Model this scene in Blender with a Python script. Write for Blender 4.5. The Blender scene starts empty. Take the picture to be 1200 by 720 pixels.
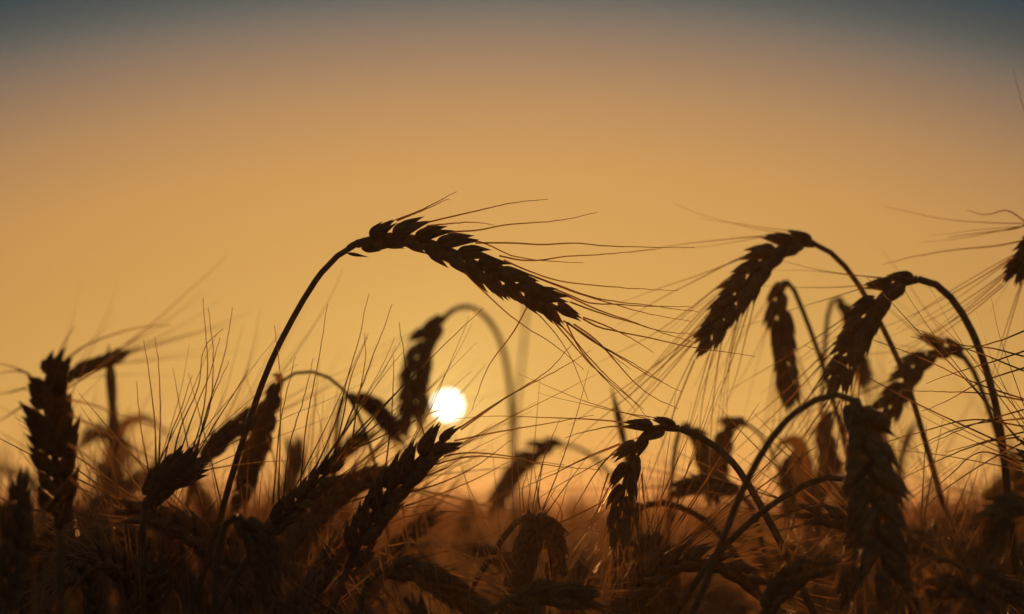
import bpy, math, random
import numpy as np
from mathutils import Vector, Matrix

random.seed(11)
RNG = np.random.default_rng(11)
SC = bpy.context.scene
COL = SC.collection

# ------------------------------------------------------------------ camera
CAM_H = 0.80                      # eye height: just among the ears
K = 0.18 / 600.0                  # tangent per photo pixel (100 mm lens, 1200 px wide)
TILT = math.atan(232 * K)         # horizon sits at photo row 592
FOCUS = 1.06
cam = bpy.data.cameras.new('camera')
cam_ob = bpy.data.objects.new('camera', cam)
COL.objects.link(cam_ob)
cam.lens = 100.0
cam.sensor_width = 36.0
cam.clip_start = 0.02
cam.clip_end = 4000.0
cam.dof.use_dof = True
cam.dof.focus_distance = FOCUS
cam.dof.aperture_fstop = 10.5
cam_ob.location = (0, 0, CAM_H)
cam_ob.rotation_euler = (math.pi / 2 + TILT, 0, 0)
SC.camera = cam_ob
CT, ST = math.cos(TILT), math.sin(TILT)


def P(px, py, d):
    """Point in the field seen at photo pixel (px, py), d metres along the view axis."""
    x = (px - 600) * K * d
    v = (360 - py) * K * d
    return Vector((x, d * CT - v * ST, CAM_H + d * ST + v * CT))


# ------------------------------------------------------------------ sky and sun
sv = (P(525, 475, 1.0) - Vector((0, 0, CAM_H))).normalized()
SUN_EL = math.asin(sv.z)
SUN_AZ = math.atan2(sv.x, sv.y)
w = bpy.data.worlds.new('World')
SC.world = w
w.use_nodes = True
nt = w.node_tree
nt.nodes.clear()


def N(t, **kw):
    n = nt.nodes.new(t)
    for k, v in kw.items():
        setattr(n, k, v)
    return n


def M(op, a, b=None, clamp=False):
    n = N('ShaderNodeMath', operation=op)
    n.use_clamp = clamp
    for i, v in enumerate((a, b)):
        if v is None:
            continue
        if isinstance(v, (int, float)):
            n.inputs[i].default_value = v
        else:
            nt.links.new(v, n.inputs[i])
    return n.outputs[0]


def lin(c):
    return tuple(((v / 255) / 12.92 if v / 255 <= 0.04045 else ((v / 255 + 0.055) / 1.055) ** 2.4) for v in c)


tc = N('ShaderNodeTexCoord')
sep = N('ShaderNodeSeparateXYZ')
nt.links.new(tc.outputs['Generated'], sep.inputs[0])
X, Y, Z = sep.outputs
elev = M('MULTIPLY', M('ARCSINE', Z), 57.29578)
az = M('MULTIPLY', M('ARCTAN2', X, Y), 57.29578)
daz = M('ABSOLUTE', M('SUBTRACT', az, math.degrees(SUN_AZ) + 0.9))
# the warm band dips a little away from the sun
eff = M('ADD', elev, M('MULTIPLY', M('MINIMUM', M('MULTIPLY', daz, daz), 400.0), 0.012))
fac = M('DIVIDE', eff, 30.0, True)
ramp = N('ShaderNodeValToRGB')
ramp.color_ramp.interpolation = 'LINEAR'
PXDEG = math.degrees(K)
stops = [
    (0.0, (224, 160, 82)), (1.0, (224, 166, 86)), (2.0, (224, 172, 91)), (3.3, (220, 170, 90)),
    (5.0, (214, 163, 88)), (6.73, (208, 156, 90)), (8.1, (187, 143, 96)), (9.46, (144, 122, 101)),
    (10.04, (115, 110, 100)), (10.33, (94, 98, 93)), (10.9, (68, 82, 84)), (11.25, (50, 76, 87)),
    (12.2, (38, 64, 80)), (15.0, (34, 50, 64)), (30.0, (26, 32, 40)),
]
els = ramp.color_ramp.elements
while len(els) < len(stops):
    els.new(0.5)
for e, (deg, c) in zip(els, stops):
    e.position = deg / 30.0
    e.color = (*lin(c), 1)
nt.links.new(fac, ramp.inputs[0])
# dimmer away from the sun: 1 / (1 + (daz / 20)^2), with a floor for the far side of the sky
dim = M('ADD', M('MULTIPLY', M('DIVIDE', 1.0, M('ADD', 1.0, M('MULTIPLY', M('MULTIPLY', daz, daz), 1 / (21.0 ** 2)))), 0.87), 0.13)
# warm glow close round the sun
geo = N('ShaderNodeVectorMath', operation='DOT_PRODUCT')
nt.links.new(tc.outputs['Generated'], geo.inputs[0])
geo.inputs[1].default_value = sv
ang = M('MULTIPLY', M('ARCCOSINE', M('MINIMUM', geo.outputs['Value'], 1.0)), 57.29578)
glow = M('ADD', M('MULTIPLY', M('EXPONENT', M('MULTIPLY', M('MULTIPLY', ang, ang), -0.22)), 0.10),
         M('MULTIPLY', M('EXPONENT', M('MULTIPLY', M('MULTIPLY', ang, ang), -2.2)), 0.14))
mul = N('ShaderNodeMix', data_type='RGBA', blend_type='MULTIPLY')
mul.inputs[0].default_value = 1.0
nt.links.new(ramp.outputs[0], mul.inputs[6])
nt.links.new(dim, mul.inputs[7])
gl = N('ShaderNodeMix', data_type='RGBA', blend_type='MULTIPLY')
gl.inputs[0].default_value = 1.0
gl.inputs[6].default_value = (0.80, 0.80, 0.28, 1)
nt.links.new(glow, gl.inputs[7])
add1 = N('ShaderNodeMix', data_type='RGBA', blend_type='ADD')
add1.inputs[0].default_value = 1.0
nt.links.new(mul.outputs[2], add1.inputs[6])
nt.links.new(gl.outputs[2], add1.inputs[7])
# the disc of the sun itself
disc = M('MULTIPLY', M('LESS_THAN', ang, 0.172), 26.0)
dc = N('ShaderNodeMix', data_type='RGBA', blend_type='MULTIPLY')
dc.inputs[0].default_value = 1.0
dc.inputs[6].default_value = (1.0, 0.93, 0.84, 1)
nt.links.new(disc, dc.inputs[7])
add2 = N('ShaderNodeMix', data_type='RGBA', blend_type='ADD')
add2.inputs[0].default_value = 1.0
nt.links.new(add1.outputs[2], add2.inputs[6])
nt.links.new(dc.outputs[2], add2.inputs[7])
bg1 = N('ShaderNodeBackground')
nt.links.new(add2.outputs[2], bg1.inputs[0])
bg1.inputs[1].default_value = 1.0
# physical dusk sky for the upper part of the dome
nish = N('ShaderNodeTexSky')
nish.sky_type = 'NISHITA'
nish.sun_disc = False
nish.sun_elevation = SUN_EL
nish.sun_rotation = SUN_AZ
bg2 = N('ShaderNodeBackground')
nt.links.new(nish.outputs[0], bg2.inputs[0])
bg2.inputs[1].default_value = 0.08
mx = N('ShaderNodeMixShader')
nt.links.new(M('MULTIPLY', M('DIVIDE', M('SUBTRACT', elev, 14.0), 20.0, True), 0.8), mx.inputs[0])
nt.links.new(bg1.outputs[0], mx.inputs[1])
nt.links.new(bg2.outputs[0], mx.inputs[2])
out = N('ShaderNodeOutputWorld')
nt.links.new(mx.outputs[0], out.inputs[0])

sl = bpy.data.lights.new('sun', 'SUN')
sl.energy = 5.0
sl.angle = math.radians(0.5)
sl.color = (1.0, 0.385, 0.095)
so = bpy.data.objects.new('sun', sl)
COL.objects.link(so)
so.location = (0, 0, 6)
so.rotation_euler = (-sv).to_track_quat('-Z', 'Y').to_euler()

SC.view_settings.view_transform = 'Standard'
SC.view_settings.look = 'None'
SC.view_settings.exposure = 0.0
SC.view_settings.gamma = 1.0
SC.render.engine = 'CYCLES'
SC.cycles.use_denoising = True
SC.cycles.max_bounces = 8
SC.cycles.transparent_max_bounces = 16
SC.cycles.sample_clamp_indirect = 4.0
SC.cycles.sample_clamp_direct = 10.0


# ------------------------------------------------------------------ materials
def mat(name, base, dark, rough=0.6, stri=0.0, scale=200.0, trans=0.0, spec=0.35):
    m = bpy.data.materials.new(name)
    m.use_nodes = True
    t = m.node_tree
    t.nodes.clear()
    L = t.links.new
    tcn = t.nodes.new('ShaderNodeTexCoord')
    no = t.nodes.new('ShaderNodeTexNoise')
    no.inputs['Scale'].default_value = scale
    no.inputs['Detail'].default_value = 4
    L(tcn.outputs['Object'], no.inputs['Vector'])
    cr = t.nodes.new('ShaderNodeValToRGB')
    cr.color_ramp.elements[0].position = 0.34
    cr.color_ramp.elements[1].position = 0.68
    cr.color_ramp.elements[0].color = (*dark, 1)
    cr.color_ramp.elements[1].color = (*base, 1)
    L(no.outputs[0], cr.inputs[0])
    oi = t.nodes.new('ShaderNodeObjectInfo')
    hs = t.nodes.new('ShaderNodeHueSaturation')
    mr = t.nodes.new('ShaderNodeMapRange')
    mr.inputs[3].default_value = 0.72
    mr.inputs[4].default_value = 1.22
    L(oi.outputs['Random'], mr.inputs[0])
    L(mr.outputs[0], hs.inputs['Value'])
    L(cr.outputs[0], hs.inputs['Color'])
    pb = t.nodes.new('ShaderNodeBsdfPrincipled')
    pb.inputs['Roughness'].default_value = rough
    pb.inputs['Specular IOR Level'].default_value = spec
    L(hs.outputs[0], pb.inputs['Base Color'])
    if stri > 0:
        mp = t.nodes.new('ShaderNodeMapping')
        mp.inputs['Scale'].default_value = (1, 1, 0.06)
        L(tcn.outputs['Object'], mp.inputs[0])
        n2 = t.nodes.new('ShaderNodeTexNoise')
        n2.inputs['Scale'].default_value = 1600
        n2.inputs['Detail'].default_value = 2
        L(mp.outputs[0], n2.inputs['Vector'])
        bp = t.nodes.new('ShaderNodeBump')
        bp.inputs['Strength'].default_value = stri
        bp.inputs['Distance'].default_value = 0.0004
        L(n2.outputs[0], bp.inputs['Height'])
        L(bp.outputs[0], pb.inputs['Normal'])
    o = t.nodes.new('ShaderNodeOutputMaterial')
    if trans > 0:
        tr = t.nodes.new('ShaderNodeBsdfTranslucent')
        L(hs.outputs[0], tr.inputs[0])
        ms = t.nodes.new('ShaderNodeMixShader')
        ms.inputs[0].default_value = trans
        L(pb.outputs[0], ms.inputs[1])
        L(tr.outputs[0], ms.inputs[2])
        L(ms.outputs[0], o.inputs[0])
    else:
        L(pb.outputs[0], o.inputs[0])
    return m


M_HUSK = mat('dry_husk', (0.42, 0.25, 0.105), (0.24, 0.14, 0.055), 0.62, 0.7, 300)
M_STEM = mat('straw_stem', (0.36, 0.23, 0.09), (0.22, 0.13, 0.05), 0.45, 0.5, 120)
M_AWN = mat('awn_bristle', (0.44, 0.28, 0.11), (0.36, 0.21, 0.085), 0.36, 0, 80, 0.27, 0.45)
M_LEAF = mat('dry_leaf', (0.48, 0.29, 0.115), (0.26, 0.155, 0.06), 0.6, 0.4, 160, 0.28)
M_CROP = mat('crop_straw', (0.62, 0.37, 0.15), (0.40, 0.235, 0.095), 0.7, 0, 12, 0.7)
M_SOIL = mat('field_soil', (0.16, 0.10, 0.055), (0.08, 0.05, 0.03), 0.9, 0, 5)


# ------------------------------------------------------------------ mesh helpers
def mesh(name, verts, faces, m, smooth=True):
    me = bpy.data.meshes.new(name)
    me.from_pydata([tuple(v) for v in verts], [], faces)
    if smooth:
        me.polygons.foreach_set('use_smooth', [True] * len(me.polygons))
    me.materials.append(m)
    me.update()
    return me


def link(name, me, parent=None, matrix=None):
    o = bpy.data.objects.new(name, me)
    COL.objects.link(o)
    if parent is not None:
        o.parent = parent
    if matrix is not None:
        o.matrix_basis = matrix
    return o


def catmull(pts, n):
    """n points along a Catmull-Rom curve through pts, evenly spaced by length."""
    p = [np.array(q, float) for q in pts]
    if len(p) == 2:
        p = [p[0], (p[0] + p[1]) / 2, p[1]]
    p = [2 * p[0] - p[1]] + p + [2 * p[-1] - p[-2]]
    res = []
    for i in range(1, len(p) - 2):
        a, b, c, d = p[i - 1], p[i], p[i + 1], p[i + 2]
        t1 = max(np.linalg.norm(b - a), 1e-9) ** 0.5
        t2 = t1 + max(np.linalg.norm(c - b), 1e-9) ** 0.5
        t3 = t2 + max(np.linalg.norm(d - c), 1e-9) ** 0.5
        for k in range(12):
            t = t1 + (t2 - t1) * k / 12
            A1 = a * (t1 - t) / t1 + b * t / t1
            A2 = b * (t2 - t) / (t2 - t1) + c * (t - t1) / (t2 - t1)
            A3 = c * (t3 - t) / (t3 - t2) + d * (t - t2) / (t3 - t2)
            B1 = A1 * (t2 - t) / t2 + A2 * t / t2
            B2 = A2 * (t3 - t) / (t3 - t1) + A3 * (t - t1) / (t3 - t1)
            res.append(B1 * (t2 - t) / (t2 - t1) + B2 * (t - t1) / (t2 - t1))
    res.append(p[-2])
    res = np.array(res)
    s = np.r_[0, np.cumsum(np.linalg.norm(np.diff(res, axis=0), axis=1))]
    u = np.linspace(0, s[-1], n)
    return np.stack([np.interp(u, s, res[:, k]) for k in range(3)], 1)


def tube(path, radii, sides=6, cap=True):
    path = np.asarray(path, float)
    n = len(path)
    T = np.gradient(path, axis=0)
    T /= np.linalg.norm(T, axis=1)[:, None] + 1e-12
    ref = np.array([0, 1.0, 0]) if abs(T[0][1]) < 0.8 else np.array([1.0, 0, 0])
    A = np.cross(T[0], ref)
    A /= np.linalg.norm(A)
    V, F = [], []
    for i in range(n):
        A = A - T[i] * A.dot(T[i])
        A /= np.linalg.norm(A)
        B = np.cross(T[i], A)
        for k in range(sides):
            a = 2 * math.pi * k / sides
            V.append(path[i] + radii[i] * (A * math.cos(a) + B * math.sin(a)))
    for i in range(n - 1):
        for k in range(sides):
            k2 = (k + 1) % sides
            F.append((i * sides + k, i * sides + k2, (i + 1) * sides + k2, (i + 1) * sides + k))
    if cap:
        F.append(tuple(range(sides - 1, -1, -1)))
        F.append(tuple((n - 1) * sides + k for k in range(sides)))
    return V, F


def join(parts):
    V, F = [], []
    for v, f in parts:
        o = len(V)
        V.extend(v)
        F.extend([tuple(i + o for i in q) for q in f])
    return V, F


def husk(base, dirv, out, length, width, thick, segs=8, rings=9, belly=0.0, beak=0.10):
    """One pointed scale: a plump closed boat shape ending in a beak, along dirv, belly towards out."""
    base, d, o = np.array(base, float), np.array(dirv, float), np.array(out, float)
    d /= np.linalg.norm(d)
    o = o - d * o.dot(d)
    o /= np.linalg.norm(o)
    s = np.cross(d, o)
    V, F = [], []
    V.append(base)
    for i in range(1, rings):
        t = i / rings
        tm = 0.34
        if t < tm:
            r = 0.30 + 0.70 * math.sin(math.pi / 2 * t / tm) ** 0.9
        else:
            q = (t - tm) / (1 - tm)
            r = (1 - q ** 1.45) * (1 - 0.42 * q) + 0.03 * (1 - q)
        c = base + d * length * t + o * belly * length * math.sin(math.pi * t) 
        for k in range(segs):
            a = 2 * math.pi * k / segs
            ca, sa = math.cos(a), math.sin(a)
            ridge = 1 + 0.10 * math.cos(a * 1.0) ** 8        # keel along the back
            V.append(c + s * (sa * r * width / 2) + o * (ca * r * thick / 2 * ridge))
    V.append(base + d * length)
    for k in range(segs):
        F.append((0, 1 + (k + 1) % segs, 1 + k))
    for i in range(rings - 2):
        for k in range(segs):
            k2 = (k + 1) % segs
            a, b = 1 + i * segs, 1 + (i + 1) * segs
            F.append((a + k, a + k2, b + k2, b + k))
    e = len(V) - 1
    b = 1 + (rings - 2) * segs
    for k in range(segs):
        F.append((b + k, b + (k + 1) % segs, e))
    return V, F


def channel(path, radii):
    """An awn: a slender grooved bristle, V-shaped in section."""
    path = np.asarray(path, float)
    n = len(path)
    T = np.gradient(path, axis=0)
    T /= np.linalg.norm(T, axis=1)[:, None] + 1e-12
    ref = np.array([0, 1.0, 0]) if abs(T[0][1]) < 0.8 else np.array([1.0, 0, 0])
    A = np.cross(T[0], ref)
    A /= np.linalg.norm(A)
    V, F = [], []
    for i in range(n):
        A = A - T[i] * A.dot(T[i])
        A /= np.linalg.norm(A)
        B = np.cross(T[i], A)
        for (u, v) in ((-1, 0.55), (0, -0.55), (1, 0.55)):
            V.append(path[i] + radii[i] * (A * u + B * v))
    for i in range(n - 1):
        for k in (0, 1):
            F.append((i * 3 + k, i * 3 + k + 1, i * 3 + 4 + k, i * 3 + 3 + k))
    return V, F


# spikelet: local Z along the spikelet, local Y outward from the stalk of the ear, local X across
FLORET_TIPS = []


def spikelet_mesh(seed, small=False):
    r = random.Random(seed)
    L = 0.0176
    parts = []
    tips = []
    for sx in (-1, 1):
        a = math.radians(r.uniform(3.5, 8)) * sx
        ln = L * r.uniform(0.92, 1.05)
        d = (math.sin(a), r.uniform(-0.03, 0.07), math.cos(a))
        b = (sx * 0.0012, -0.0002, 0.0004)
        parts.append(husk(b, d, (sx * 0.8, 1, 0), ln, 0.0048, 0.0044, belly=0.03))
        dn = np.array(d) / np.linalg.norm(d)
        tips.append(np.array(b) + dn * ln * 0.97)
        # outer glume, keeled and shorter
        a2 = math.radians(r.uniform(6, 11)) * sx
        parts.append(husk((sx * 0.0020, 0.0010, 0), (math.sin(a2), r.uniform(0.05, 0.2), math.cos(a2)), (sx, 0.6, 0),
                          L * r.uniform(0.58, 0.68), 0.0038, 0.0030, belly=0.05))
    a = math.radians(r.uniform(-4, 4))
    parts.append(husk((0, 0.0010, 0.0016), (math.sin(a), r.uniform(0.08, 0.16), 1), (0, 1, 0), L * r.uniform(0.74, 0.84), 0.0044, 0.0038, belly=0.04))
    V, F = join(parts)
    FLORET_TIPS.append(tips)
    return mesh('spikelet', V, F, M_HUSK)


SPIKE = [spikelet_mesh(100 + i) for i in range(6)]


def bract_mesh():
    V, F = husk((0, 0, 0), (0, 0.15, 1), (0, 1, 0), 0.0085, 0.0024, 0.0013, beak=0.25)
    return mesh('spikelet', V, F, M_HUSK)


BRACT = bract_mesh()


def awn_unit(seed):
    r = random.Random(seed)
    n = 14
    c = r.uniform(-0.10, 0.22)
    k = r.uniform(-0.05, 0.05)
    ph = r.uniform(0, 6.28)
    pts = []
    for i in range(n):
        t = i / (n - 1)
        pts.append((c * t * t + 0.006 * math.sin(ph + t * 9) * t, k * t * t + 0.005 * math.sin(ph * 2 + t * 11) * t, t))
    rad = [0.0048 * (1 - 0.78 * (i / (n - 1)) ** 0.8) for i in range(n)]
    V, F = channel(pts, rad)
    return mesh('awn', V, F, M_AWN)


AWN = [awn_unit(300 + i) for i in range(14)]


def frame(T, ref):
    T = T.normalized()
    S = (ref - T * ref.dot(T))
    if S.length < 1e-5:
        S = T.orthogonal()
    S.normalize()
    return T, S, T.cross(S)


def basis(x, y, z, loc, s):
    m = Matrix((x, y, z)).transposed().to_4x4()
    m = m @ Matrix.Diagonal((s[0], s[1], s[2], 1))
    m.translation = loc
    return m


GROUP = 'bearded wheat stalks among the near crop'


def wheat(label, stem, ear, d, d_ear=None, roll=0.0, size=1.0, n=None, awn_len=0.062, spread=24, awns=1.0,
          awn_px=(), leaf=(), rs=0.0013, seed=1, bracts=False, group=GROUP, pitch=0.0047, droop=0.0, open_=0.0):
    """A wheat stalk. stem: photo points from low to the base of the ear; ear: from its base to its tip.
    Points may carry their own distance as a third value."""
    r = random.Random(seed * 7919 + 13)
    d_ear = d if d_ear is None else d_ear

    def to3(pts, d0, d1):
        n_ = len(pts)
        res = []
        for i, p in enumerate(pts):
            dd = p[2] if len(p) > 2 else d0 + (d1 - d0) * i / max(1, n_ - 1)
            res.append(P(p[0], p[1], dd))
        return res

    sp = to3(stem, d, d)
    ep = to3(ear, d if len(stem[-1]) < 3 else d, d_ear) if ear else []
    # carry the stem on down to the soil, bending towards the upright
    low = sp[0]
    tan = (sp[0] - sp[1]).normalized()
    drift = Vector((tan.x, tan.y, 0)) * 0.16
    if tan.z > -0.3:
        tan = (tan + Vector((0, 0, -0.8))).normalized()
        drift = Vector((tan.x, tan.y, 0)) * 0.10
    base = Vector((low.x + drift.x, low.y + drift.y + r.uniform(-0.02, 0.02), 0.0))
    mid = low.lerp(base, 0.45) + drift * 0.28
    q1 = low + tan * 0.06
    root = bpy.data.objects.new('wheat_stalk', None)
    COL.objects.link(root)
    root.location = base
    root.empty_display_size = 0.05
    root['label'] = label
    root['category'] = 'wheat stalk'
    root['group'] = group
    joined = bool(ep) and (ep[0] - sp[-1]).length < 0.004
    whole = [base - Vector((0, 0, 0.01)), mid, q1] + sp + (ep[1:] if joined else [])
    path = catmull(whole, 240)
    for _ in range(3):
        path[1:-1] += 0.5 * ((path[:-2] + path[2:]) / 2 - path[1:-1])
    ear_path = None
    if joined:
        cut = int(np.argmin(np.linalg.norm(path - np.array(ep[0]), axis=1)))
        ear_path = path[cut:]
        path = path[:cut + 1]
    path = path[np.unique(np.round(np.linspace(0, len(path) - 1, 120)).astype(int))]
    nn = len(path)
    rad = [rs * (1.45 - 0.55 * (i / (nn - 1)) ** 1.5) for i in range(nn)]
    if not ear:
        # a broken straw: thins to a split, ragged tip
        for i in range(nn):
            u = (nn - 1 - i) / (nn - 1)
            rad[i] *= min(1.0, 0.12 + u / 0.016) * (1 + 0.16 * math.sin(i * 1.9))
    V, F = tube(path - np.array(base), rad, 8)
    # a node part-way up the straw
    link('stem', mesh('stem', V, F, M_STEM), root)
    for (lp, wd, *dl) in leaf:
        dd = dl[0] if dl else d
        lp3 = [np.array(P(a[0], a[1], a[2] if len(a) > 2 else dd) - base) for a in lp]
        link('leaf', leaf_mesh(catmull(lp3, 18), wd, r), root)
    if not ear:
        return root
    ax = catmull([v - base for v in ep], 60) if ear_path is None else catmull(list(ear_path[::3] - np.array(base)), 60)
    seg = np.linalg.norm(np.diff(ax, axis=0), axis=1)
    LEN = seg.sum()
    fit = 1.0
    if n is None:
        n = max(13, min(26, int(round(LEN / (pitch * size)))))
    fit = max(0.6, min(1.05, LEN / n / (pitch * size)))
    V, F = tube(ax[:-3], [0.0017 * size * fit * (1 - 0.55 * i / 60) for i in range(57)], 6)
    eo = link('ear', mesh('ear', V, F, M_STEM), root)
    view = Vector((0, -1, 0))
    for i in range(n):
        t = (i + 0.35) / n
        f = t * 0.93 * 59
        i0 = int(f)
        p = Vector(ax[i0] + (ax[min(59, i0 + 1)] - ax[i0]) * (f - i0))
        T = Vector(ax[min(59, i0 + 3)] - ax[max(0, i0 - 3)]).normalized()
        side0 = T.cross(view)
        if side0.length < 0.2:
            side0 = T.cross(Vector((1, 0, 0)))
        side0.normalize()
        R = Matrix.Rotation(roll + 0.25 * math.sin(i * 0.35 + seed), 3, T)
        S = R @ side0
        sgn = 1 if i % 2 == 0 else -1
        last = i == n - 1
        a = math.radians(0 if last else r.uniform(13, 20) + open_ + r.gauss(0, 2.5))
        O = S * sgn
        zed = (T * math.cos(a) + O * math.sin(a)).normalized()
        yy = (O - zed * O.dot(zed)).normalized()
        xx = yy.cross(zed)
        k = 0.86 * fit * size * (0.74 + 0.36 * math.sin(math.pi * min(1, 0.12 + 0.86 * t)) ** 0.7) * (r.uniform(0.93, 1.08) if r.random() > 0.1 else r.uniform(0.78, 0.9))
        if i < 2:
            k *= 0.92
        loc = p + O * 0.0005 * size
        iv = r.randrange(6)
        m4 = basis(xx, yy, zed, loc, (k, k, k))
        link('spikelet', SPIKE[iv], eo, m4)
        for fi, tip in enumerate(FLORET_TIPS[iv]):
            if r.random() > awns:
                continue
            tp = m4 @ Vector(tip)
            sd = math.radians(spread) * r.uniform(0.5, 1.35) * (1 - 0.45 * t)
            ph = (1 if fi else -1) * r.uniform(0.1, 0.9)
            o2 = (O * math.cos(ph) + xx * math.sin(ph)).normalized()
            ad = (T * math.cos(sd) + o2 * math.sin(sd) + Vector((0, 0, -droop)) +
                  Vector((r.gauss(0, .05), r.gauss(0, .05), r.gauss(0, .05)))).normalized()
            ad = (ad * 0.85 + zed * 0.3).normalized()
            bx = (o2 - ad * o2.dot(ad)).normalized()
            by = ad.cross(bx)
            L = awn_len * r.uniform(0.72, 1.15) * (0.75 + 0.3 * t)
            link('awn', AWN[r.randrange(len(AWN))], eo, basis(bx, by, ad, tp, (L, L, L)))
    if bracts:
        i0 = 0
        p = Vector(ax[0])
        T = Vector(ax[3] - ax[0]).normalized()
        side0 = T.cross(view).normalized()
        for sg, off, ang_ in ((1, -0.004, 0.30), (-1, -0.006, 0.10)):
            O = side0 * sg
            z = (T * math.cos(ang_) + O * math.sin(ang_)).normalized()
            y = (O - z * O.dot(z)).normalized()
            pp = p + T * off
            if True:
                pp = p + Vector(np.array(path[-2]) - np.array(path[-1])).normalized() * 0.0045 + O * 0.0010
            link('spikelet', BRACT, eo, basis(y.cross(z), y, z, pp, (1, 1, 1)))
    for ap in awn_px:
        dj = r.uniform(-0.012, 0.012)
        pts = []
        for i, q in enumerate(ap):
            dd = (q[2] if len(q) > 2 else d_ear) + dj * (i / (len(ap) - 1)) * 1.6
            pts.append(P(q[0], q[1], dd) - base)
        c = catmull(pts, 22)
        jit = RNG.normal(0, 0.00012, (22, 3)) * np.linspace(0, 1, 22)[:, None]
        V, F = channel(c + jit, [0.00034 * (1 - 0.72 * (i / 21)) for i in range(22)])
        link('awn', mesh('awn', V, F, M_AWN), eo)
    return root


def leaf_mesh(path, width, r):
    path = np.asarray(path)
    n = len(path)
    T = np.gradient(path, axis=0)
    T /= np.linalg.norm(T, axis=1)[:, None]
    tw = r.uniform(-0.6, 0.6)
    V, F = [], []
    for i in range(n):
        t = i / (n - 1)
        a = np.cross(T[i], np.array([0.15, -1.0, 0.1]))
        a /= np.linalg.norm(a) + 1e-9
        b = np.cross(T[i], a)
        th = tw + 1.6 * (t - 0.3) * (1 if tw > 0 else -1)
        u = a * math.cos(th) + b * math.sin(th)
        v = np.cross(T[i], u)
        wd = width / 2 * (min(1, 0.55 + t * 3) * (1 - t ** 2.2) + 0.03)
        for s in (-1, -0.5, 0, 0.5, 1):
            V.append(path[i] + u * wd * s + v * wd * 0.35 * (abs(s) ** 1.3) + v * wd * 0.10 * math.sin(i * 1.7 + s * 2))
    for i in range(n - 1):
        for k in range(4):
            F.append((i * 5 + k, i * 5 + k + 1, i * 5 + 5 + k + 1, i * 5 + 5 + k))
    return mesh('leaf', V, F, M_LEAF)


# ------------------------------------------------------------------ setting: soil and the far crop
def soil():
    xs = np.concatenate([-np.geomspace(480, 2, 26), np.linspace(-1.5, 1.5, 9), np.geomspace(2, 480, 26)])
    ys = np.concatenate([[-60, -20, -8, -3], np.linspace(-1, 8, 16), np.geomspace(10, 580, 30)])
    V = [(x, y, 0.012 * math.sin(x * 3.1 + y) * math.cos(y * 2.3)) for y in ys for x in xs]
    nx = len(xs)
    F = [(j * nx + i, j * nx + i + 1, (j + 1) * nx + i + 1, (j + 1) * nx + i) for j in range(len(ys) - 1) for i in range(nx - 1)]
    o = link('ground', mesh('ground', V, F, M_SOIL))
    o['kind'] = 'structure'
    o['label'] = 'brown soil of the wheat field'
    o['category'] = 'ground'


soil()


def simple_ear(L, wdt, seed, awn=0.06, bend=0.9, lod=0):
    """Ear for a plant seen small: path arching over, scales on two sides, then bristles."""
    r = random.Random(seed)
    n = 18
    a0 = r.uniform(-0.3, 0.5)
    pts = [np.zeros(3)]
    m = 14
    for i in range(m):
        a = a0 + bend * (i / m)
        pts.append(pts[-1] + np.array([math.sin(a), 0, math.cos(a)]) * L / m)
    pts = catmull(pts, 30)
    parts = [tube(pts, [0.001] * 30, 4)]
    bt = []
    for i in range(n):
        f = (i + 0.3) / n * 27
        i0 = int(f)
        p = pts[i0]
        T = pts[i0 + 2] - pts[max(0, i0 - 1)]
        T /= np.linalg.norm(T)
        S = np.cross(T, [0, 1, 0])
        S /= np.linalg.norm(S)
        o = S * (1 if i % 2 else -1)
        for sy in (-1, 1):
            y = np.array([0, sy * 1.0, 0])
            dv = T * 0.9 + o * r.uniform(0.28, 0.42) + y * 0.16
            k = 0.8 + 0.3 * math.sin(math.pi * min(1, .15 + .8 * i / n))
            parts.append(husk(p + y * 0.0012, dv, o + y * 0.6, wdt * k, 0.0050 * k, 0.0044 * k, 7, 7, 0.04))
            if r.random() < 0.75:
                e = p + dv / np.linalg.norm(dv) * wdt * k * 0.95
                sd = r.uniform(0.2, 0.75)
                ad = T + o * sd * 0.7 + y * r.uniform(-0.1, 0.7) * sd
                ad /= np.linalg.norm(ad)
                c = np.array([r.gauss(0, 1) for _ in range(3)]) * 0.07
                Lq = awn * r.uniform(0.7, 1.15)
                ap = [e + ad * Lq * q + c * Lq * q * q for q in (0, .25, .5, .75, 1)]
                bt.append(channel(ap, [.00034, .0003, .00025, .00018, .00008]))
    return join(parts), join(bt)


FILL = []
for i in range(9):
    e, b = simple_ear(0.085, 0.0135, 500 + i, bend=[0.3, 0.8, 1.6, 2.3, 1.2, 2.0, 0.5, 2.6, 1.0][i])
    r = random.Random(900 + i)
    h = 0.66
    q = 0.03 * r.uniform(-1, 1)
    sp = catmull([(r.uniform(-.06, .06) - .05, 0, -h), (-0.03 + q, 0.01, -h * .6), (-0.012, 0, -0.2), (-0.003, 0, -0.06), (0, 0, 0.002)], 20)
    st = tube(sp, [0.0016 - 0.0004 * j / 19 for j in range(20)], 6)
    lf = []
    for _ in range(2):
        j = r.randrange(9, 16)
        s0 = sp[j]
        a = r.uniform(0, 6.28)
        dr = np.array([math.cos(a), math.sin(a), 0])
        hh = r.uniform(0.10, 0.2)
        lp = catmull([s0, s0 + dr * .02 + np.array([0, 0, hh * .5]), s0 + dr * .06 + np.array([0, 0, hh * .75]), s0 + dr * .12 + np.array([0, 0, hh * .3])], 12)
        lf.append(leaf_mesh(lp, 0.009, r))
    eh = max(float(v[2]) for v in e[0])
    FILL.append((mesh('stem', *st, M_STEM), mesh('ear', *e, M_HUSK), mesh('beard', *b, M_AWN), lf, h, eh))


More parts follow.
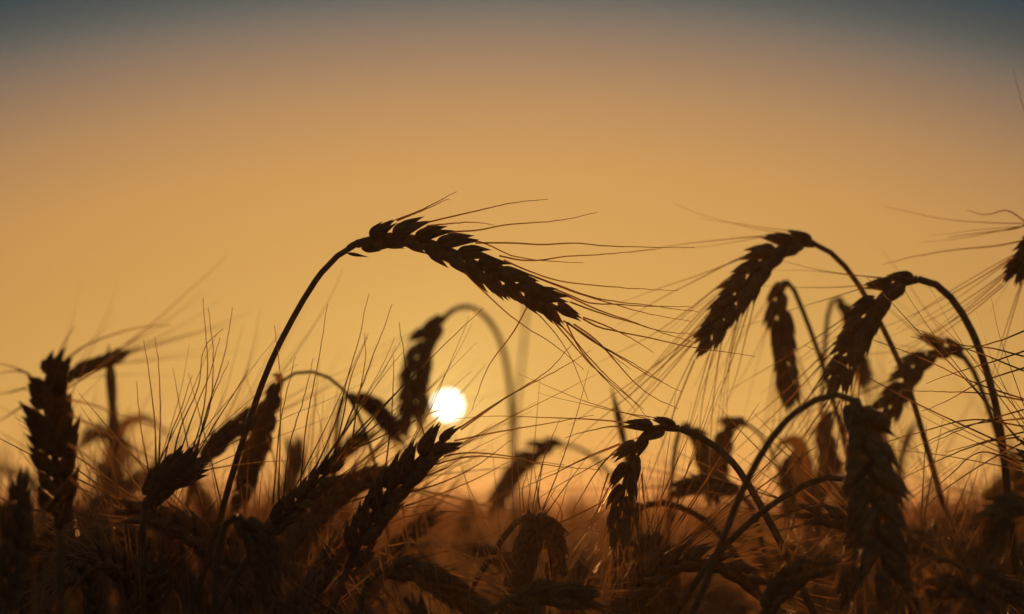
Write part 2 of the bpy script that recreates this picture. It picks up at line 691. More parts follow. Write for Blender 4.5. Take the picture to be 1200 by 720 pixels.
def filler(x, y, ztop, rz, v, label, group, s=1.0):
    st, ea, be, lf, h, eh = FILL[v]
    ztop = ztop - eh * s
    root = bpy.data.objects.new('wheat_stalk', None)
    COL.objects.link(root)
    sz = ztop / h
    root.location = (x, y, 0)
    root.rotation_euler = (0, 0, rz)
    root['label'] = label
    root['category'] = 'wheat stalk'
    root['group'] = group
    so_ = link('stem', st, root)
    so_.location = (0, 0, ztop)
    so_.scale = (1, 1, sz)
    eo = link('ear', ea, root)
    eo.location = (0, 0, ztop)
    eo.scale = (s, s, s)
    link('beard', be, eo)
    for m_ in lf:
        lo = link('leaf', m_, root)
        lo.location = (0, 0, ztop)
    return root


def far_crop():
    """The crop beyond the stalks one can tell apart: one dense mass out to the skyline."""
    protoV, protoF = [], []
    for k in range(6):
        r = random.Random(40 + k)
        parts = []
        bend = r.uniform(0.2, 2.4)
        a = r.uniform(-.2, .3)
        p = np.array([0, 0, 0.0])
        pts = [p]
        for i in range(6):
            aa = a + bend * i / 6
            p = p + np.array([math.sin(aa), 0, math.cos(aa)]) * 0.015
            pts.append(p)
        rad = [.003, .0075, .0055, .0085, .0055, .0065, .001]
        parts.append(tube(pts, rad, 5, False))
        parts.append(tube([(-.02, 0, -.55), (-.006, 0, -.2), (0, 0, 0)], [.002, .0017, .0013], 3, False))
        for _ in range(7):
            i = r.randrange(2, 7)
            d = np.array(pts[min(i, 6)]) - np.array(pts[i - 1])
            d = d / np.linalg.norm(d) + np.array([r.gauss(0, .3), r.gauss(0, .3), r.gauss(0, .3)])
            d /= np.linalg.norm(d)
            parts.append(tube([pts[i], pts[i] + d * .035, pts[i] + d * .065], [.0006, .0005, .0001], 3, False))
        for _ in range(5):
            a_ = r.uniform(0, 6.28)
            z0 = r.uniform(-.30, -.10)
            hh = r.uniform(.08, .20)
            dx, dy = math.cos(a_), math.sin(a_)
            lp = catmull([(-.01, 0, z0), (-.01 + .03 * dx, .03 * dy, z0 + hh * .7), (.08 * dx, .08 * dy, z0 + hh), (.13 * dx, .13 * dy, z0 + hh * .6)], 7)
            wv = np.array([-dy, dx, r.uniform(-.4, .4)]) * r.uniform(.004, .007)
            lv, lf_ = [], []
            for q in range(7):
                tt = (1 - (q / 6) ** 2.2) + .04
                lv += [lp[q] - wv * tt, lp[q] + wv * tt]
            lf_ = [(2 * q, 2 * q + 1, 2 * q + 3, 2 * q + 2) for q in range(6)]
            parts.append((lv, lf_))
        v, f = join(parts)
        protoV.append(np.array(v))
        protoF.append(f)
    VS, FS, off = [], [], 0
    rows = []
    for (y0, y1, cnt) in ((4.2, 8, 2600), (8, 16, 4200), (16, 34, 4200), (34, 80, 3000)):
        for _ in range(cnt):
            y = y0 + (y1 - y0) * RNG.random() ** 0.9
            half = 0.24 * y + 0.9
            rows.append((RNG.uniform(-half, half), y))
    for (x, y) in rows:
        k = RNG.integers(0, 6)
        a = RNG.uniform(0, 2 * math.pi)
        s = RNG.uniform(0.9, 1.2) * (1 if y < 20 else 1.5)
        c, sn = math.cos(a) * s, math.sin(a) * s
        v = protoV[k]
        z = 0.632 + RNG.normal(0, 0.04) + 0.03 * math.sin(x * .7 + y * .31)
        VS.append(np.stack([v[:, 0] * c - v[:, 1] * sn + x, v[:, 0] * sn + v[:, 1] * c + y, v[:, 2] * s + z], 1))
        FS.extend([tuple(i + off for i in q) for q in protoF[k]])
        off += len(v)
    # leafy under-layer of the crop, lumpy, out to the skyline
    xs = np.linspace(-1, 1, 150)
    ys = np.concatenate([np.geomspace(5.5, 60, 150), np.geomspace(64, 560, 60)])
    VV = np.zeros((len(ys), len(xs), 3))
    for j, y in enumerate(ys):
        half = min(0.6 * y + 3, 470)
        X_ = xs * half
        VV[j, :, 0] = X_
        VV[j, :, 1] = y
        VV[j, :, 2] = 0.55 + RNG.normal(0, 0.045, len(xs)) + 0.03 * np.sin(X_ * .7 + y * .31) + (0.09 if y > 60 else 0)
    nx = len(xs)
    FS.extend([(off + j * nx + i, off + j * nx + i + 1, off + (j + 1) * nx + i + 1, off + (j + 1) * nx + i)
               for j in range(len(ys) - 1) for i in range(nx - 1)])
    VS.append(VV.reshape(-1, 3))
    me = bpy.data.meshes.new('wheat_crop')
    me.from_pydata(np.concatenate(VS).tolist(), [], FS)
    me.materials.append(M_CROP)
    o = link('wheat_crop', me)
    o['kind'] = 'stuff'
    o['label'] = 'soft brown mass of distant wheat under the skyline'
    o['category'] = 'crop'


far_crop()


def haze():
    x, y0, y1, z0, z1 = 520.0, -70.0, 620.0, -1.2, 1.06
    V = [(sx * x, y, z) for z in (z0, z1) for (sx, y) in ((-1, y0), (1, y0), (1, y1), (-1, y1))]
    F = [(0, 3, 2, 1), (4, 5, 6, 7), (0, 1, 5, 4), (1, 2, 6, 5), (2, 3, 7, 6), (3, 0, 4, 7)]
    m = bpy.data.materials.new('evening_haze')
    m.use_nodes = True
    t = m.node_tree
    t.nodes.clear()
    pv = t.nodes.new('ShaderNodeVolumePrincipled')
    pv.inputs['Color'].default_value = (0.93, 0.88, 0.80, 1)
    pv.inputs['Density'].default_value = 0.014
    pv.inputs['Anisotropy'].default_value = 0.4
    o = t.nodes.new('ShaderNodeOutputMaterial')
    t.links.new(pv.outputs[0], o.inputs['Volume'])
    ob = link('haze', mesh('haze', V, F, m, False))
    ob['kind'] = 'stuff'
    ob['label'] = 'warm evening haze lying over the field'
    ob['category'] = 'haze'


haze()

# ------------------------------------------------------------------ the stalks the photograph shows
HERO_AWNS = [
    [(464, 258), (490, 248), (510, 238), (535, 225)], [(465, 259), (495, 247), (527, 233)],
    [(500, 261), (530, 254), (565, 246), (600, 238), (642, 233)], [(500, 265), (530, 262), (560, 261), (580, 264)],
    [(525, 272), (560, 270), (590, 264), (640, 260), (670, 256), (700, 249)],
    [(525, 274), (550, 280), (572, 287), (600, 300), (630, 305), (684, 308)],
    [(557, 285), (600, 285), (640, 287), (670, 285), (720, 289), (815, 290)],
    [(585, 300), (610, 305), (635, 305), (660, 301), (700, 299), (740, 295), (775, 292)],
    [(590, 305), (620, 318), (650, 328), (690, 334), (740, 338), (795, 341)],
    [(610, 318), (640, 330), (680, 345), (720, 357), (760, 368), (810, 377)],
    [(615, 320), (650, 333), (700, 350), (760, 358), (820, 366)],
    [(645, 337), (665, 345), (690, 355), (720, 357), (760, 359), (812, 360)],
    [(660, 345), (700, 363), (740, 377), (770, 388), (812, 401)],
    [(668, 354), (700, 366), (740, 378), (775, 388), (810, 392)],
    [(683, 374), (700, 383), (720, 388), (760, 396), (810, 407), (885, 418)],
    [(683, 372), (710, 382), (740, 397), (765, 413)],
    [(672, 380), (690, 392), (705, 405), (725, 428), (745, 450), (765, 465), (795, 480)],
    [(665, 378), (690, 397), (720, 415), (760, 440), (800, 460)],
    [(664, 378), (700, 403), (740, 425), (775, 447)],
    [(640, 366), (660, 390), (690, 425), (720, 452), (755, 480)],
    [(645, 368), (670, 395), (700, 430), (740, 468), (760, 490)],
    [(664, 380), (680, 410), (705, 440), (730, 465), (745, 482)],
    [(622, 350), (615, 365), (600, 392), (575, 425), (560, 460), (553, 480)],
    [(505, 297), (540, 315), (575, 330), (620, 360), (640, 378), (665, 412), (690, 470)],
    [(530, 305), (560, 335), (600, 372), (650, 405), (685, 433)],
    [(540, 310), (575, 332), (610, 355), (632, 364)],
    [(660, 376), (690, 395), (715, 415), (738, 433)],
]
wheat('tall sharp wheat stalk arching over the sun, its bowed ear highest in the field',
      [(232, 690), (252, 630), (268, 570), (290, 500), (316, 427), (345, 370), (372, 325), (398, 296), (420, 284)],
      [(420, 284), (445, 277), (475, 277), (510, 286), (545, 302), (580, 322), (620, 344), (655, 362), (686, 381)],
      1.06, awns=0.0, awn_px=HERO_AWNS, bracts=True, n=20, size=1.10, open_=2, rs=0.0012, seed=2, roll=0.35)

wheat('dark stalk bent like a hook, its ear drooping left, topmost of those right of centre',
      [(1138, 700), (1125, 650), (1105, 590), (1085, 520), (1060, 440), (1035, 385), (1010, 340), (985, 305), (955, 284)],
      [(955, 284), (930, 284), (905, 296), (882, 322), (862, 350), (842, 378), (826, 400), (812, 420)],
      1.20, d_ear=1.17, seed=3, size=1.0, open_=4, rs=0.00125, spread=27, awn_len=0.07, droop=0.3, roll=0.3)
wheat('dark ear hanging straight down just under the topmost hooked ear on the right',
      [(1000, 560), (985, 500), (968, 440), (950, 388), (934, 348), (922, 322)],
      [(922, 322), (914, 326), (914, 360), (918, 400), (922, 445), (927, 486)], 1.30, seed=4, size=1.25, rs=0.0012, awns=0.7, roll=0.6, droop=0.2)
wheat('thick dark stalk curving like a cane, its broad ear drooping left by the right edge',
      [(1188, 640), (1180, 570), (1172, 500), (1158, 440), (1140, 390), (1120, 355), (1098, 332), (1075, 325)],
      [(1075, 325), (1052, 330), (1032, 348), (1015, 375), (1002, 400), (990, 428), (978, 460)], 1.16, seed=5, size=1.35, n=13, open_=4, rs=0.00165,
      spread=34, awn_len=0.07, roll=0.5, droop=0.1)
wheat('small blurred ear hanging behind the cane shaped stalk, between two drooping ears',
      [(962, 520), (964, 450), (968, 390), (974, 350), (984, 342)],
      [(984, 342), (990, 355), (998, 385), (1006, 415), (1014, 452)], 1.46, seed=6, size=1.1, awns=0.5, roll=1.2)
wheat('dark stalk with gappy drooping ear under the cane shaped stalk near the right edge',
      [(1186, 600), (1178, 550), (1166, 500), (1152, 462), (1140, 432), (1128, 414)],
      [(1128, 414), (1110, 406), (1092, 412), (1074, 432), (1057, 452), (1041, 474), (1024, 500)], 1.27, seed=7, size=1.3, rs=0.0013, pitch=0.0048, open_=3,
      awns=0.6, spread=30)
wheat('thick glossy stalk arching right to a fat brown ear hanging to the bottom edge',
      [(800, 748), (815, 712), (832, 672), (850, 625), (870, 575), (893, 530), (920, 493), (950, 470), (978, 460), (997, 461), (1006, 470)],
      [(1006, 470), (1010, 485), (1015, 515), (1022, 560), (1027, 610), (1036, 665), (1048, 725)], 0.94, d_ear=0.90, seed=8, size=1.12, rs=0.00125, open_=9,
      awns=0.85, spread=26, roll=0.25, droop=0.1)
wheat('glossy stalk crossing the arching one, its ear tucked behind the fat hanging ear',
      [(775, 745), (795, 713), (815, 682), (845, 645), (880, 611), (920, 581), (960, 561), (990, 556)],
      [(990, 556), (1002, 566), (1006, 600), (1003, 640), (996, 680), (990, 720)], 1.00, seed=9, size=1.0, rs=0.0012, awns=0.7, roll=1.3)
wheat('sharp stalk right of centre with an open gappy ear hanging and pale bristles below',
      [(940, 690), (925, 655), (905, 618), (890, 590), (870, 556), (848, 530), (820, 511), (792, 500)],
      [(792, 500), (772, 497), (750, 511), (738, 540), (730, 578), (724, 620), (720, 665)], 1.05, seed=10, size=1.22, rs=0.0014, pitch=0.0056,
      spread=30, awn_len=0.07, awns=0.7, droop=0.25,
      awn_px=[[(750, 504), (720, 500), (690, 505), (662, 513)], [(730, 520), (705, 545), (685, 575), (670, 602)],
              [(727, 520), (690, 535), (650, 555), (605, 575)], [(713, 555), (705, 580), (697, 612)],
              [(752, 555), (755, 590), (765, 640), (782, 698)], [(757, 600), (766, 630), (772, 680)]])
wheat('dark ear tip poking in at the right edge with long fanned bristles',
      [(1330, 560), (1325, 450), (1310, 340), (1285, 270), (1255, 245)],
      [(1255, 245), (1238, 258), (1220, 280), (1200, 304), (1180, 332)], 1.17, seed=11, size=1.3, n=15, awn_len=0.07, spread=30, awns=0.5,
      awn_px=[[(1205, 262), (1190, 268), (1160, 272), (1110, 278)], [(1200, 282), (1170, 288), (1120, 293), (1075, 300), (1035, 310)],
              [(1204, 262), (1180, 247), (1155, 252), (1133, 247)], [(1242, 264), (1232, 240), (1212, 170), (1196, 115), (1187, 80)]])
wheat('leaning ear cut by the right edge, its bristles raking across the cane shaped stalk',
      [(1330, 720), (1310, 650), (1285, 600), (1258, 570)],
      [(1258, 570), (1240, 556), (1222, 540), (1205, 527), (1188, 515)], 1.05, seed=12, size=1.2, awns=0.5, spread=30, awn_len=0.08,
      awn_px=[[(1195, 512), (1150, 520), (1100, 540), (1050, 565)], [(1200, 500), (1140, 492), (1080, 506), (1000, 530)],
              [(1200, 480), (1140, 498), (1090, 520)], [(1202, 470), (1150, 461), (1090, 459), (1056, 457)],
              [(1200, 435), (1150, 415), (1100, 398), (1070, 383)], [(1200, 418), (1160, 408), (1120, 404), (1067, 395)],
              [(1200, 468), (1140, 448), (1080, 420), (1020, 398)], [(1205, 386), (1170, 400), (1120, 412), (1090, 418)],
              [(1205, 410), (1160, 425), (1110, 440), (1085, 450)], [(1200, 548), (1150, 530), (1110, 560), (1068, 600)],
              [(1204, 490), (1130, 500), (1060, 530)], [(1204, 430), (1150, 448), (1110, 470), (1080, 482)],
              [(1206, 505), (1160, 516), (1110, 530)], [(1206, 515), (1150, 545), (1100, 580), (1060, 620)]])
wheat('dark brown ear at the right edge, lowest but one, bending left over short leaves',
      [(1262, 720), (1250, 660), (1232, 610), (1214, 590)],
      [(1214, 590), (1196, 584), (1180, 596), (1170, 618), (1163, 645)], 0.86, seed=13, size=1.1, awns=0.8, roll=0.8,
      leaf=[([(1225, 640), (1205, 600), (1180, 605), (1150, 640)], 0.012)])
wheat('stalk with a sharp knee bend beside the bottom right corner, ear lying flat',
      [(1045, 735), (1052, 695), (1062, 678), (1080, 662), (1096, 648), (1100, 648), (1116, 660), (1134, 669)],
      [(1134, 669), (1155, 678), (1178, 690), (1202, 704), (1225, 720)], 1.0, seed=14, size=1.05, rs=0.0010, awns=0.8)
wheat('bare bent straw tip without an ear, left of the drooping gappy ear at centre right',
      [(752, 640), (742, 580), (735, 535), (732, 520), (727, 500), (725, 488), (720, 470), (716, 452)], [], 1.38, rs=0.0019, seed=15)
wheat('blurred arched stalk beside the sun with its ear hanging left of the disc',
      [(604, 640, 1.95), (602, 560, 1.95), (600, 500, 1.9), (597, 450, 1.85), (588, 405, 1.78), (573, 376, 1.7), (553, 361, 1.62), (535, 362, 1.54), (521, 372, 1.48)],
      [(521, 372), (506, 386), (494, 410), (488, 440), (485, 470), (480, 500), (474, 525)], 1.48, d_ear=1.44, seed=16, size=1.3, rs=0.0016, awns=0.5)
wheat('pale out of focus straw rising right of the sun towards the tall bowed ear',
      [(600, 620), (604, 500), (610, 440), (614, 400), (617, 350), (617, 335)], [], 2.2, rs=0.0013, seed=17)
wheat('sharp amber ear leaning up to just below the sun, bristles fanned to the right',
      [(372, 760), (385, 725), (398, 690), (408, 668)],
      [(408, 668), (422, 630), (446, 590), (472, 558), (502, 528), (536, 506)], 1.03, seed=18, size=0.98, rs=0.0016, open_=5, awns=0.3, spread=22, roll=0.3,
      awn_px=[[(538, 502), (580, 474), (640, 436), (672, 402)], [(540, 504), (600, 462), (650, 436), (692, 411)],
              [(532, 517), (580, 507), (640, 497), (696, 487)], [(520, 535), (545, 531), (590, 534), (640, 545), (704, 551)],
              [(508, 545), (550, 535), (600, 538), (662, 545)], [(493, 560), (520, 550), (540, 538), (560, 536)],
              [(482, 577), (520, 565), (560, 545), (600, 515)], [(470, 595), (500, 585), (550, 565), (600, 540)],
              [(500, 520), (486, 470), (476, 430), (468, 378)], [(440, 620), (480, 605), (530, 600), (570, 608)],
              [(455, 640), (490, 635), (530, 645), (590, 668)]])
wheat('slim sharp ear leaning right, left of the amber ear, long bristles pointing at the sky',
      [(245, 735), (268, 690), (290, 655), (304, 638)],
      [(304, 638), (330, 608), (360, 577), (390, 548), (415, 526)], 1.03, seed=19, size=0.92, rs=0.0015, awns=0.35, spread=18, roll=0.2,
      awn_px=[[(350, 590), (360, 490), (372, 430), (384, 357)], [(332, 590), (340, 520), (355, 470), (367, 420)],
              [(320, 590), (328, 500), (338, 450), (346, 418)], [(326, 600), (328, 520), (329, 450), (326, 415), (321, 381)],
              [(365, 560), (395, 490), (408, 440), (420, 400), (432, 345)], [(385, 547), (405, 500), (425, 450), (440, 410), (460, 356)],
              [(390, 540), (402, 490), (412, 440), (431, 395)], [(395, 540), (420, 505), (450, 475), (480, 445), (520, 405), (566, 361)],
              [(405, 530), (440, 488), (470, 455), (515, 410)], [(400, 530), (430, 520), (470, 500), (540, 470)],
              [(412, 525), (418, 480), (428, 420), (427, 390)], [(450, 560), (458, 500), (461, 450), (462, 417)],
              [(415, 520), (445, 495), (475, 470)], [(380, 600), (420, 585), (470, 570), (530, 540)],
              [(352, 620), (400, 612), (450, 600), (520, 590)], [(340, 625), (400, 600), (440, 595), (490, 600)]])
wheat('blurred hooked stalk whose thin arch bridges to a dark ear behind the tall stem',
      [(456, 640), (448, 585), (440, 545), (425, 498), (406, 460), (387, 442), (364, 434), (342, 437), (327, 446)],
      [(327, 446), (320, 462), (311, 495), (300, 530), (289, 562), (278, 596)], 1.27, seed=20, size=1.35, rs=0.0008, awns=0.6, roll=0.8,
      leaf=[([(330, 446), (324, 441), (317, 440)], 0.004)])
wheat('blurred brown ear sloping down right from the end of the thin arch towards the sun',
      [(388, 600), (392, 540), (396, 490), (400, 465), (406, 457)],
      [(406, 457), (424, 466), (444, 484), (464, 506), (480, 526)], 1.42, seed=21, size=1.25, awns=0.5)
wheat('big dark upright ear at the left edge crowned with curved spreading bristles',
      [(72, 760), (71, 720), (70, 660), (69, 612)],
      [(69, 612), (67, 565), (62, 515), (56, 472), (58, 443), (65, 427)], 0.95, d_ear=0.90, seed=22, size=1.05, open_=12, rs=0.0013, awns=0.22, spread=52, awn_len=0.036, roll=0.9,
      droop=0.25,
      awn_px=[[(63, 428), (75, 402), (88, 381)], [(70, 430), (80, 419), (105, 403), (140, 390), (170, 383), (202, 381)],
              [(78, 456), (110, 435), (140, 412), (164, 393)], [(36, 440), (20, 432), (-6, 424)], [(34, 438), (20, 435), (-6, 439)],
              [(30, 455), (12, 460), (-8, 462)], [(78, 468), (110, 475), (140, 487), (182, 500)], [(28, 475), (10, 487), (-8, 497)],
              [(80, 485), (120, 505), (160, 528), (205, 548)], [(80, 520), (115, 545), (150, 580), (170, 600)],
              [(82, 560), (110, 590), (135, 630), (145, 665)]])
wheat('dark ear in the lower left corner with stubby hooked bristles at the edge',
      [(-4, 780), (4, 740), (8, 715)],
      [(8, 715), (12, 670), (18, 625), (24, 580), (26, 545)], 0.87, seed=23, size=1.05, open_=10, rs=0.0014, awns=0.5, spread=46, awn_len=0.036, roll=1.0)
wheat('blurred dark upright straw without an ear, crossing the level ear at left',
      [(142, 690), (139, 600), (135, 540), (132, 480), (129, 430), (127, 404)], [], 1.40, seed=24, rs=0.0026)
wheat('blurred level ear at left pointing right out from behind the crowned ear',
      [(52, 660), (50, 580), (52, 510), (58, 468), (74, 443)],
      [(74, 443), (95, 434), (114, 427), (134, 419), (155, 409)], 1.37, seed=50, size=1.0, rs=0.0012, awns=0.5, roll=1.0)
wheat('blurred low ear sloping right between the crowned ear and the black one',
      [(92, 640), (86, 570), (84, 535), (92, 518)],
      [(92, 518), (112, 508), (130, 510), (142, 525), (150, 545)], 1.75, seed=25, size=1.3, awns=0.6,
      leaf=[([(125, 600), (140, 500), (165, 487), (190, 500), (222, 535)], 0.014, 1.75)])
wheat('black knobbly ear leaning right on an upright stem, tall thin bristles above it',
      [(168, 765), (168, 720), (168, 660), (167, 605), (166, 592)],
      [(166, 592), (176, 577), (192, 564), (210, 553), (230, 540)], 1.02, seed=26, size=1.5, open_=8, rs=0.0013, awns=0.35, spread=30, roll=0.9, n=13,
      awn_px=[[(183, 550), (181, 490), (175, 440), (168, 399)], [(186, 550), (188, 480), (186, 430), (181, 394)],
              [(200, 550), (212, 500), (232, 455), (240, 406), (262, 385)], [(206, 548), (225, 490), (245, 440), (258, 395)],
              [(228, 548), (240, 490), (268, 423)], [(222, 550), (250, 500), (272, 465), (292, 432)],
              [(190, 552), (200, 510), (212, 480), (225, 440)], [(176, 560), (165, 500), (160, 447)],
              [(215, 550), (233, 505), (243, 440), (238, 350)], [(220, 548), (245, 480), (250, 420), (244, 362)],
              [(225, 548), (243, 480), (262, 420), (273, 360)], [(230, 545), (268, 500), (303, 470)]])
wheat('dark little ear hanging under the black knobbly ear at lower left',
      [(222, 740), (218, 690), (214, 640), (210, 605), (203, 597)],
      [(203, 597), (198, 610), (199, 632), (203, 655), (206, 676)], 1.12, seed=27, size=1.05, awns=0.6, roll=1.2)
wheat('soft brown ear leaning right behind the lower half of the tall stem',
      [(210, 700), (214, 640), (222, 575), (232, 545)],
      [(232, 545), (250, 525), (268, 508), (286, 494), (304, 482)], 1.26, seed=28, size=1.15, awns=0.6, spread=20)
wheat('brown ear hanging at the foot of the tall stem, cut by the bottom edge',
      [(256, 760), (252, 700), (256, 640), (266, 606), (278, 596)],
      [(278, 596), (292, 612), (303, 645), (311, 685), (316, 728)], 0.93, seed=29, size=1.25, awns=0.8, spread=28, roll=0.7)
wheat('low ear at the bottom edge bending right, its tips edged with light, below the sun',
      [(417, 765), (420, 730), (424, 700), (432, 676), (448, 664)],
      [(448, 664), (475, 666), (507, 680), (538, 700), (570, 722)], 1.0, seed=30, size=1.3, rs=0.0013, awns=0.9, spread=22, roll=0.5,
      awn_px=[[(470, 652), (500, 655), (530, 672), (600, 690)], [(480, 630), (510, 665), (535, 672)], [(440, 645), (470, 660), (480, 690), (500, 730)],
              [(520, 665), (560, 655), (600, 648), (660, 640)], [(530, 680), (580, 672), (640, 660)]])
wheat('dark ear curling down below the centre on a stem slanting in from the left',
      [(540, 720), (552, 690), (570, 660), (590, 630), (604, 611), (620, 600)],
      [(620, 600), (636, 604), (647, 625), (651, 655), (648, 690)], 1.12, seed=31, size=1.15, awns=0.5, roll=0.9,
      awn_px=[[(633, 598), (628, 560), (625, 545)], [(614, 600), (612, 575), (618, 555)], [(652, 640), (658, 600), (645, 580)]])
wheat('brown ear lying almost flat along the bottom edge right of centre',
      [(545, 770), (560, 735), (578, 712), (594, 702)],
      [(594, 702), (622, 694), (655, 696), (690, 704), (722, 712)], 0.99, seed=32, size=1.2, awns=0.8, spread=24, roll=0.4)
wheat('blurred brown ear hanging left from a thin arch, right of the sun',
      [(745, 640), (735, 590), (718, 560), (700, 540), (680, 525), (658, 520)],
      [(658, 520), (640, 522), (620, 536), (602, 556), (588, 578), (577, 606)], 1.62, seed=33, size=1.45, rs=0.0012, awns=0.5)
wheat('long low arch of straw crossing behind the two glossy stalks, ear hidden at left',
      [(922, 760), (905, 720), (885, 685), (862, 650), (832, 614), (800, 594), (770, 588), (752, 592)],
      [(752, 592), (738, 602), (730, 625), (727, 655), (726, 690)], 1.22, seed=34, size=1.1, rs=0.0015, awns=0.8)
wheat('dark blurred ear nodding at the right of the open gappy ear, stem behind it',
      [(930, 640), (920, 580), (906, 532), (892, 510), (874, 495)],
      [(874, 495), (858, 490), (850, 512), (846, 540), (843, 575)], 1.40, seed=35, n=13, size=1.3, rs=0.0009, awns=0.6, roll=1.1)
wheat('dark blurred ear slanting down just left of the nodding one, above the low arch',
      [(782, 640), (786, 580), (792, 520), (799, 494), (806, 490)],
      [(806, 490), (814, 505), (824, 532), (832, 562), (838, 592)], 1.38, seed=36, n=14, size=1.2, awns=0.6)
wheat('blurred ear and folded leaf framed between the two glossy arching stalks',
      [(950, 680), (945, 620), (940, 560), (932, 532), (925, 528)],
      [(925, 528), (921, 545), (922, 565), (925, 590), (930, 620)], 1.50, seed=37, n=13, size=1.15, awns=0.5,
      leaf=[([(942, 600), (938, 540), (932, 519), (915, 522), (902, 545)], 0.014, 1.5)])
wheat('dim ear hanging from the cane shaped ear tip, blurred, above the crossing stalk',
      [(1003, 600), (998, 540), (988, 490), (977, 476)],
      [(977, 476), (968, 484), (968, 505), (972, 528), (978, 552)], 1.40, seed=38, size=1.15, awns=0.6)
wheat('faint brown straw leaning right behind the thin dark stems, near the right edge',
      [(1046, 620), (1050, 580), (1056, 540), (1064, 512), (1080, 486)], [], 1.72, rs=0.0026, seed=39)
wheat('dark blurred ear bulging above the skyline in the gap near the right edge',
      [(1120, 680), (1130, 620), (1142, 592), (1150, 582)],
      [(1150, 582), (1160, 574), (1172, 574), (1182, 585), (1188, 600)], 1.75, seed=40, size=1.6, awns=0.6)
wheat('hazy ear standing behind the slim sharp ear at its left',
      [(322, 690), (328, 640), (332, 610), (335, 585)],
      [(335, 585), (340, 565), (344, 548), (346, 530), (346, 512)], 1.62, seed=41, size=1.3, awns=0.6)
wheat('hazy ear leaning right behind the slim sharp ear near its tip',
      [(352, 690), (362, 630), (370, 590), (378, 560)],
      [(378, 560), (390, 545), (404, 530), (420, 516), (438, 505)], 1.52, seed=42, size=1.15, awns=0.6)
wheat('hazy low ear drooping under the sun, left of the thinly arched blurred ear',
      [(528, 680), (534, 630), (545, 590), (556, 575)],
      [(556, 575), (552, 590), (545, 610), (540, 632), (538, 656)], 2.0, seed=43, size=1.5, awns=0.6)
wheat('dark ear leaning left over the low arch, behind the open gappy ear bristles',
      [(900, 680), (890, 620), (880, 590), (868, 578)],
      [(868, 578), (850, 570), (826, 568), (800, 572), (776, 582)], 1.34, seed=44, n=14, size=1.15, awns=0.7)
wheat('brown ear along the bottom edge beneath the two crossing glossy stalks',
      [(880, 790), (884, 750), (890, 722)],
      [(890, 722), (905, 700), (925, 682), (948, 668), (968, 660)], 0.98, seed=45, size=1.15, awns=1.0, spread=30)
wheat('brown ear in the bottom right corner leaning left among tangled bristles',
      [(1172, 790), (1168, 750), (1160, 722)],
      [(1160, 722), (1148, 705), (1130, 690), (1110, 684), (1090, 690)], 0.92, seed=46, size=1.1, awns=0.9, spread=30)
wheat('dark ear leaning left at the bottom edge between the corner ear and the knobbly one',
      [(122, 790), (120, 750), (118, 722)],
      [(118, 722), (112, 700), (104, 680), (92, 660), (84, 645)], 1.12, seed=47, size=1.15, awns=0.9, spread=30)
wheat('dark ear rising from the bottom edge right of the ear at the tall stem foot',
      [(352, 790), (356, 750), (360, 722)],
      [(360, 722), (368, 695), (380, 670), (394, 648), (408, 632)], 1.12, seed=48, size=1.2, awns=0.9, spread=26)
wheat('brown ear rising from the bottom edge below the open gappy ear',
      [(742, 790), (738, 755), (736, 735)],
      [(736, 735), (742, 712), (752, 690), (764, 670), (776, 655)], 1.08, seed=49, size=1.1, awns=0.9, spread=30)

# ------------------------------------------------------------------ the crop close behind: stalks one by one
BANDS = [
    (-9, 250, 'low blurred stalk in the brown crop behind the crowned and black ears', 'blurred stalks behind the left ears'),
    (250, 460, 'low blurred stalk in the brown crop behind the foot of the tall stem', 'blurred stalks behind the tall stem'),
    (460, 700, 'low blurred stalk in the glowing crop under the sun', 'blurred stalks under the sun'),
    (700, 960, 'low blurred stalk in the brown crop behind the crossing glossy stalks', 'blurred stalks behind the crossing stalks'),
    (960, 1300, 'low blurred stalk in the brown crop behind the fat hanging ear', 'blurred stalks behind the fat ear'),
]
cnt = 0
for i in range(212):
    u = (i + 0.5) / 212
    y = 1.36 + 2.6 * u ** 1.1 + random.uniform(-.05, .05)
    px = random.uniform(-40, 1240)
    x = (px - 600) * K * y
    dz = random.gauss(-0.066, 0.026)
    if i % 9 == 0:
        dz += 0.05
    dz = min(dz, 0.03)
    if px < 440 or px > 730:
        dz += 0.02
    if 455 < px < 690:
        dz -= 0.03                                # the crop dips here and opens the view under the sun
        if i % 5 < 2:
            continue
    for (a, b, lab, grp) in BANDS:
        if px < b:
            break
    filler(x, y, CAM_H + dz, random.uniform(0, 6.28), random.randrange(9), lab, grp, random.uniform(0.9, 1.2))

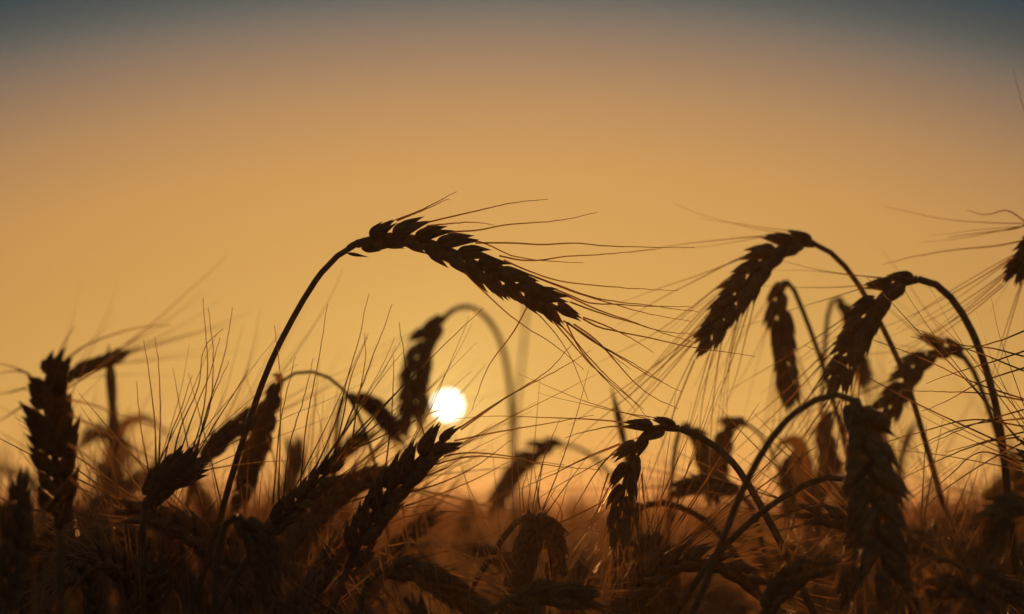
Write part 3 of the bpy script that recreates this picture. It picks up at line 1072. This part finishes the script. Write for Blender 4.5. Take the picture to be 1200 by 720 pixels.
# stalks standing among the near ones, their heads just reaching into the bottom of the view
LOW = [
    (250, 'low dark stalk tangled at the bottom edge under the crowned and black ears', 'low stalks at the bottom under the left ears'),
    (520, 'low dark stalk tangled at the bottom edge by the foot of the tall stem', 'low stalks at the bottom by the tall stem'),
    (780, 'low dark stalk tangled at the bottom edge below the curling and flat lying ears', 'low stalks at the bottom at the centre'),
    (1300, 'low dark stalk tangled at the bottom edge below the crossing glossy stalks and fat ear', 'low stalks at the bottom at the right'),
]
for i in range(36):
    px = -30 + 1260 * (i + random.random()) / 36
    y = random.uniform(0.98, 1.40)
    top = random.uniform(630, 735) + (45 if 460 < px < 620 else 0)
    dz = (592 - top) * K * y
    if px < 300 and i % 2:
        continue
    if 770 < px < 960 or 1045 < px < 1125:        # gaps where the far field shows between the stems
        continue
    for (b, lab, grp) in LOW:
        if px < b:
            break
    filler((px - 600) * K * y, y, CAM_H + dz, random.uniform(0, 6.28), random.randrange(9), lab, grp, random.uniform(0.85, 1.05))

# taller ones between them, heads among the near ears but mostly out of focus
MIDS = [
    (280, 'blurred brown stalk standing tangled between the crowned ear and the tall stem', 'blurred stalks tangled at the left'),
    (480, 'blurred brown stalk standing tangled behind the slim and amber ears', 'blurred stalks tangled behind the amber ear'),
    (720, 'blurred brown stalk standing between the curling ear and the open gappy ear', 'blurred stalks tangled right of the sun'),
    (1000, 'blurred brown stalk standing tangled behind the crossing glossy stalks and low arch', 'blurred stalks tangled behind the low arch'),
    (1300, 'blurred brown stalk standing tangled behind the cane shaped and kneed stalks', 'blurred stalks tangled at the right'),
]
spots = [2, 30, 70, 132, 166, 228, 258, 316, 376, 408, 1070, 1108, 1176, 14, 48, 96, 112, 150, 186, 214, 244, 272, 300, 330, 352, 392, 420, 446, 590, 640, 786, 952, 1000, 1128, 1160, 1192]
for i, px in enumerate(spots):
    y = [1.22, 1.46, 1.34, 1.62, 1.15, 1.52][i % 6] + random.uniform(-.04, .04)
    top = [560, 596, 622, 545, 640, 585, 606][i % 7] + random.uniform(-12, 12) + (40 if 560 < px < 720 or px > 1020 else 0)
    for (b, lab, grp) in MIDS:
        if px < b:
            break
    filler((px - 600) * K * y, y, CAM_H + (592 - top) * K * y, random.uniform(0, 6.28), [1, 2, 3, 5, 7, 8, 4][i % 7], lab, grp, random.uniform(0.85, 1.05))
